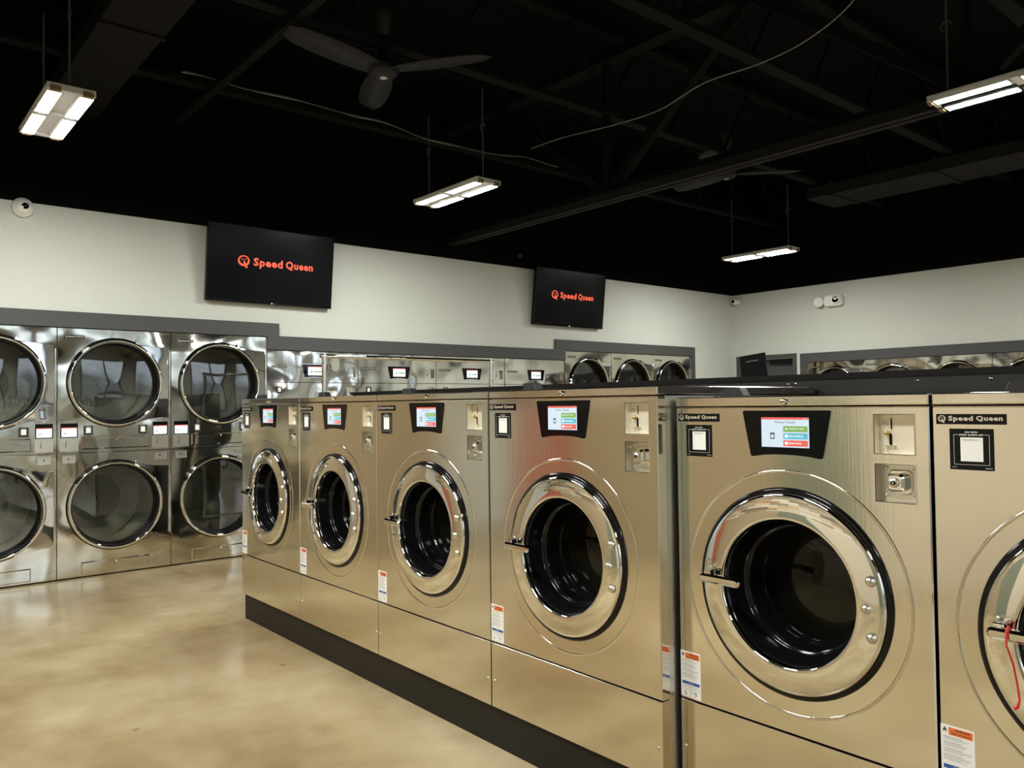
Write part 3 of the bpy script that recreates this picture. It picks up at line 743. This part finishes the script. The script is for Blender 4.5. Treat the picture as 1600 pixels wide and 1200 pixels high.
# ------------------------------------------------------------------ things on the walls
t = thing('security_camera', 'white round dome security camera high on the wall near the black paint line', 'camera', (XD, 1.012, 2.815), R90)
MB().lathe([(.072, 0), (.074, -.02), (.066, -.035), (.058, -.040), (.050, -.060), (.030, -.078), (0.001, -.084)], 0, 0, 'white', 40).build('housing', t)
MB().lathe([(.030, -.070), (.028, -.090), (.024, -.092)], .006, 0, 'white', 24).lathe([(.024, -.088), (.012, -.090), (.001, -.088)], .006, 0, 'black_gloss', 24).build('lens', t)
MB().tube([(0, -.004, .06), (-.002, -.004, .11)], .005, 'black_satin').build('cable', t)
t = thing('security_camera', 'small bullet security camera in the far corner of the room', 'camera', (-6.79, YB, 2.765))
MB().lathe([(.045, 0), (.045, -.02), (.03, -.03), (.001, -.032)], 0, 0, 'white', 24).build('mount', t)
MB().lathe([(.036, -.03), (.040, -.04), (.040, -.15), (.034, -.155), (.001, -.15)], .02, -.01, 'white', 24).lathe([(.026, -.156), (.001, -.157)], .02, -.01, 'black_gloss', 20).build('barrel', t)
t = thing('emergency_light', 'white emergency light with two round lamp heads on the back wall', 'emergency light', (-5.40, YB, 2.62))
MB().prism(rrect(-.02, -.075, .235, .075, .05, 6), -.085, 0, 'white', inset=.012).build('housing', t)
lh = MB().lathe([(.030, -.03), (.062, -.05), (.068, -.085), (.062, -.095), (.05, -.092)], -.085, -.005, 'white', 32); lh.lathe([(.05, -.092), (.03, -.088), (.001, -.086)], -.085, -.005, 'lamp_white', 24)
lh.box(-.06, -.06, -.02, -.015, -.02, .02, 'white'); lh.build('lamp_head', t)
lh = MB().lathe([(.058, -.08), (.062, -.11), (.057, -.12), (.048, -.117)], .165, .01, 'white', 32); lh.lathe([(.048, -.117), (.03, -.10), (.001, -.098)], .165, .01, 'chrome', 24)
lh.build('lamp_head', t)
o = MB().box(XD, 5.885, 2.975, XD+.02, 5.935, 3.02, 'wire_dim', .003).build('junction_box'); tag(o, 'small gray junction box on the black wall above the tall washers', 'box')

# ------------------------------------------------------------------ rolling rack and display panel
rxx, ry0, ry1, rz = -5.56, 2.80, 4.42, 1.685
t = thing('garment_rack', 'chrome rolling garment rack frame standing behind the island washers', 'rack', (rxx, (ry0+ry1)/2, 0))
hl = (ry1-ry0)/2
MB().tube([(0, -hl-.03, rz), (0, hl+.03, rz)], .0165, 'chrome', 14).build('top_rail', t)
for sgn in (-1, 1):
    q = MB().tube([(0, sgn*hl, .10), (0, sgn*hl, rz+.02)], .019, 'chrome', 14); q.tube([(0, sgn*hl, 1.50), (0, sgn*hl, 1.515)], .0225, 'zinc', 14); q.build('post', t)
    MB().tube([(-.28, sgn*hl, .11), (.28, sgn*hl, .11)], .014, 'chrome', 10).build('foot_bar', t)
    for sx in (-1, 1):
        k = MB().lathe([(.001, -.012), (.045, -.012), (.05, 0), (.045, .012), (.001, .012)], sx*.26, .05, 'black_satin', 24)
        k.box(sx*.26-.012, -.016, .05, sx*.26+.012, .016, .10, 'zinc'); k.v = [(v[0], v[1]+sgn*hl, v[2]) for v in k.v]; k.build('caster', t)
MB().tube([(0, -hl, .12), (0, hl, .12)], .014, 'chrome', 10).build('lower_rail', t)

t = thing('display_stand', 'black tilted display panel on a stand before the gray doorway', 'sign stand', (-3.63, 5.6, 0), 0)
m = MB().box(-.115, -.010, 0, .115, .010, .36, 'black_matte', .003); m.text('Speed Queen', -.055, .300, .055, .316, -.0106, 'label_gray', .01)
mx = Matrix.Translation((.0, 0, 1.33)) @ Matrix.Rotation(.09, 4, 'Y') @ Matrix.Rotation(-.06, 4, 'X') @ Matrix.Rotation(.12, 4, 'Z')
mx = Matrix.Translation((.008, 0, 1.318)) @ Matrix.Rotation(-.10, 4, 'Y')
m.v = [tuple(mx @ Vector(v)) for v in m.v]; m.build('panel', t)
MB().tube([(.02, .03, .02), (.02, .03, 1.45)], .018, 'black_satin').build('post', t)
MB().lathe([(.001, 0), (.2, 0), (.2, .02), (.001, .02)], 0, 0, 'black_satin', 32)
bm_ = MB(); bm_.box(-.18, -.16, 0, .20, .2, .02, 'black_satin', .004); bm_.build('base', t)

# ------------------------------------------------------------------ ceiling work
ZF = 3.0
def fixture(x, y, label, ztop, group='hanging light fixtures', ln=.86):
    t = thing('pendant_light', label, 'light fixture', (x, y, ZF), 0, group); h = ln/2; w = .118
    b = MB().box(-h, -w, .016, h, w, .036, 'reflector', .004)
    for sx in (-1, 1): b.box(sx*h-.012, -w, .0, sx*h+.012, w, .036, 'reflector', .003)
    b.box(-.02, -w, .002, .02, w, .03, 'reflector'); b.build('housing', t)
    for sy in (-1, 1):
        for sx in (-1, 1):
            a, c = (sx*.03, sx*(h-.02)); a, c = min(a, c), max(a, c)
            tb = MB().box(a, sy*.078-.036, -.004, c, sy*.078+.036, .016, 'lamp_white', .003)
            tb.add([(a+.004, sy*.078-.033, -.0045), (a+.004, sy*.078+.033, -.0045), (c-.004, sy*.078+.033, -.0045), (c-.004, sy*.078-.033, -.0045)], [(0,1,2,3)], 'tube'); tb.build('led_tube', t)
            MB().box(sx*h-.008 if sx > 0 else sx*h-.018, sy*.078-.026, -.008, sx*h+.018 if sx > 0 else sx*h+.008, sy*.078+.026, .02, 'fix_end', .003).build('end_cap', t)
    for sx in (-1, 1):
        c = MB().tube([(sx*(h-.06), 0, .05), (sx*(h-.06), 0, ztop-ZF)], .006, 'wire_dim', 6)
        c.tube([(sx*(h-.06)+.03*math.cos(a), 0, .45+.03*math.sin(a)) for a in [k*PI/8 for k in range(13)]], .004, 'wire_dim', 6)
        c.build('cable', t)
    return t
f0 = fixture(-5.18, .925, 'bright hanging light fixture over the aisle dryers, below the dark duct', 3.75)
for x, y, lab in ((-5.19, 3.78, 'bright hanging light fixture between the two televisions'),
                  (-5.21, 8.17, 'hanging light fixture farthest away, near the back corner'),
                  (-1.48, 4.86, 'hanging light fixture beside the roof truss, cut off by the frame'),
                  (-1.48, .30, 'hanging light fixture over the washer fronts, added out of view'),  # from here on: unseen fixtures added to light the room
                  (-3.3, .10, 'hanging light fixture in the middle of the aisle, added out of view'),
                  (2.2, .60, 'hanging light fixture over the storefront end of the aisle, added out of view'),
                  (2.2, 4.86, 'hanging light fixture over the storefront end of the truss bay, added out of view'),
                  (-1.48, 8.17, 'hanging light fixture over the back dryers, added out of view'),
                  (2.2, 8.17, 'hanging light fixture at the storefront corner, added out of view')):
    dup(f0, (x, y, ZF), 0, lab)

def spline(p, n=8):
    p = [Vector(q) for q in p]; p = [p[0]*2-p[1]]+p+[p[-1]*2-p[-2]]; out = []
    for i in range(1, len(p)-2):
        a, b, c, d = p[i-1:i+3]
        for k in range(n):
            t = k/n; out.append(.5*(2*b+(c-a)*t+(2*a-5*b+4*c-d)*t*t+(3*b-a-3*c+d)*t**3))
    return out+[p[-2]]
# roof truss: double-angle bottom chord and web
yt = 4.95
t = thing('roof_truss', 'black steel roof truss crossing the room with diagonal web bars', 'truss', (0, yt, 0))
MB().box(XD+.002, -.062, 3.0, XR, -.012, 3.07, 'chord').box(XD+.002, .012, 3.0, XR, .062, 3.07, 'chord').box(XD+.002, -.012, 3.05, XR, .012, 3.13, 'beam').build('bottom_chord', t)
MB().box(XD+.002, -.07, 4.18, XR, .07, 4.28, 'beam').build('top_chord', t)
xn = -4.6
k = 0
while xn < XR-.5:
    for dx in (-1.42, 1.42):
        if XD+.1 < xn+dx < XR:
            MB().bar((xn+.03*(1 if dx > 0 else -1), 0, 3.09), (xn+dx, 0, 4.2), .075, .075, 'beam').build('web_bar', t)
    MB().bar((xn, 0, 3.09), (xn, 0, 4.2), .05, .05, 'beam').build('web_bar', t)
    xn += 2.84
def joist(x, name='ceiling_joist'):
    m = MB()
    m.box(x-.05, YF, 3.74, x+.05, YB, 3.78, 'beam'); m.box(x-.05, YF, 4.44, x+.05, YB, 4.50, 'beam')
    y = YF; up = True; pts = []
    while y < YB: pts.append((x, y, 3.78 if up else 4.44)); up = not up; y += .42
    for a, b in zip(pts, pts[1:]): m.tube([a, b], .014, 'beam', 6, False)
    return tag(m.build(name), kind='structure')
for x in (-6.1, -4.62, -3.2, -1.75, -.3, 1.15, 2.6, 4.05): joist(x)
m = MB()
for y in (2.13, 6.88): m.box(XD, y-.03, 3.69, XR, y+.03, 3.735, 'beam')
tag(m.build('ceiling_bridging'), kind='structure')
# cables lying along the joist near the long wall
random.seed(4)
for j, lab in ((0, 'white cable draped along the joist near the long wall, uppermost strand'), (1, 'gray cable sagging along the joist near the long wall, lower strand')):
    pts = []
    for k in range(34):
        y = 1.9+k*.115; pts.append((-6.03+j*.05+.006*math.sin(k*1.3), y, 3.795+.008*math.sin(k*.9+j)-.055*max(0, math.sin((y-3.55)*1.9))-j*.018))
    o = MB().tube(pts, .007 if j else .006, 'wire_dim' if j else 'wire_white', 6).build('ceiling_cable'); tag(o, lab, 'cable', 'ceiling cables')
o = MB().tube(spline([(-5.201, 4.620, 3.550), (-4.773, 4.600, 3.529), (-4.195, 4.600, 3.475), (-3.749, 4.600, 3.461), (-3.347, 4.600, 3.533), (-2.938, 4.600, 3.521), (-2.631, 4.550, 3.514), (-2.390, 4.500, 3.543), (-2.180, 4.400, 3.571), (-2.055, 4.300, 3.615)]), .0042, 'wire_white', 6).build('ceiling_cable')
tag(o, 'thin white cable sagging in a long arc across the truss', 'cable', 'ceiling cables')

def duct(x0, y0, z0, x1, y1, z1, mat, label, ribs):
    m = MB().box(x0, y0, z0, x1, y1, z1, mat)
    x = x0+.3
    while x < x1:
        m.box(x-.02, y0-.015, z0-.015, x+.02, y1+.015, z1+.015, mat); x += ribs
    return tag(m.build('air_duct'), label, 'duct', 'ceiling ducts')
duct(XD+.01, 1.13, 3.58, XR-.1, 1.49, 3.70, 'duct', 'dark brown rectangular air duct over the aisle', 1.5)
duct(-4.75, 8.42, 3.60, XR-.1, 9.05, 3.72, 'duct2', 'flat dark gray air duct near the back wall', 1.1)

def fan(x, y, z, ztop, ang, label):
    t = thing('ceiling_fan', label, 'fan', (x, y, z), ang, 'ceiling fans')
    r = MB().tube([(0,0,.05), (0,0,ztop-z-.15)], .030, 'black_satin', 14); r.build('downrod', t)
    MB().tube([(0,0,ztop-z-.16), (0,0,ztop-z-.12), (0,0,ztop-z)], [.03, .05, .065], 'charcoal', 18).build('canopy', t)
    h = MB().tube([(0,0,-.045), (0,0,-.035), (0,0,-.01), (0,0,.03), (0,0,.07)], [.05, .085, .105, .09, .04], 'fan_gray', 24); h.build('motor_hub', t)
    MB().tube([(0,0,-.052), (0,0,-.044)], .026, 'zinc', 16).build('hub_cap', t)
    for k in range(3):
        a = 2*PI*k/3; vs = []; n = 10
        for i in range(n+1):
            u = i/n; rr = .08+.68*u; wd = .05+.055*math.sin(PI*min(1, .15+.75*u)); tip = 1 if i < n else .55
            for sgn, dz in ((-1, -.012), (1, .016)):
                for th in (-.004, .004): vs.append((rr, sgn*wd*tip, dz+th+.02*u))
        fs = []
        for i in range(n):
            q = 4*i
            fs += [(q, q+4, q+6, q+2), (q+1, q+3, q+7, q+5), (q, q+1, q+5, q+4), (q+2, q+6, q+7, q+3)]
        fs += [(0,2,3,1), (4*n, 4*n+1, 4*n+3, 4*n+2)]
        ca, sa = math.cos(a), math.sin(a)
        b = MB(); b.add([(v[0]*ca-v[1]*sa, v[0]*sa+v[1]*ca, v[2]) for v in vs], fs, 'fan_gray', True); b.build('blade', t)
    return t
fan(-4.69, 2.82, 3.60, 4.0, math.radians(38), 'ceiling fan with long downrod nearest the camera, blades seen from below')
fan(-4.71, 6.82, 3.60, 4.0, math.radians(50), 'farther ceiling fan partly behind the truss chord')

# ------------------------------------------------------------------ world, camera, view
wd = bpy.data.worlds.new('daylight'); scn.world = wd; wd.use_nodes = True; nt = wd.node_tree
bg = nt.nodes['Background']
tc = N(nt, 'ShaderNodeTexCoord'); sp = N(nt, 'ShaderNodeSeparateXYZ'); L(nt, tc.outputs['Generated'], sp.inputs[0])
nz = N(nt, 'ShaderNodeTexNoise'); nz.inputs['Scale'].default_value = 14; nz.inputs['Detail'].default_value = 6; L(nt, tc.outputs['Generated'], nz.inputs['Vector'])
ad = N(nt, 'ShaderNodeMath', operation='MULTIPLY_ADD'); ad.inputs[1].default_value = .25; L(nt, nz.outputs['Fac'], ad.inputs[0]); L(nt, sp.outputs['Z'], ad.inputs[2])
rp = ramp(nt, [(.08, (.22, .22, .22)), (.14, (.20, .22, .22)), (.20, (.75, .82, .92)), (.6, (.85, .92, 1.))]); L(nt, ad.outputs[0], rp.inputs['Fac'])
L(nt, rp.outputs[0], bg.inputs['Color']); bg.inputs['Strength'].default_value = 3.2

F, YAW, PIT, ROL, CH = 1243.45, .872518, .025539, -.0124464, 1.30
cy, sy = math.cos(YAW), math.sin(YAW)
f = Vector((-sy*math.cos(PIT), cy*math.cos(PIT), math.sin(PIT))); r = Vector((cy, sy, 0)); u = r.cross(f)
r2 = r*math.cos(ROL)+u*math.sin(ROL); u2 = -r*math.sin(ROL)+u*math.cos(ROL)
cam = bpy.data.cameras.new('camera'); co = bpy.data.objects.new('camera', cam); COL.objects.link(co)
cam.sensor_width = 36; cam.lens = F/1600*36; cam.clip_start = .02; cam.clip_end = 100
mt = Matrix((( r2.x, u2.x, -f.x, 0), (r2.y, u2.y, -f.y, 0), (r2.z, u2.z, -f.z, CH), (0, 0, 0, 1)))
co.matrix_world = mt
scn.camera = co
scn.view_settings.view_transform = 'Standard'
scn.view_settings.look = 'None'
scn.view_settings.exposure = 0.
scn.cycles.use_denoising = True
scn.cycles.max_bounces = 10; scn.cycles.glossy_bounces = 6; scn.cycles.transparent_max_bounces = 12; scn.cycles.diffuse_bounces = 5
scn.cycles.sample_clamp_indirect = 6.
scn.cycles.blur_glossy = .6
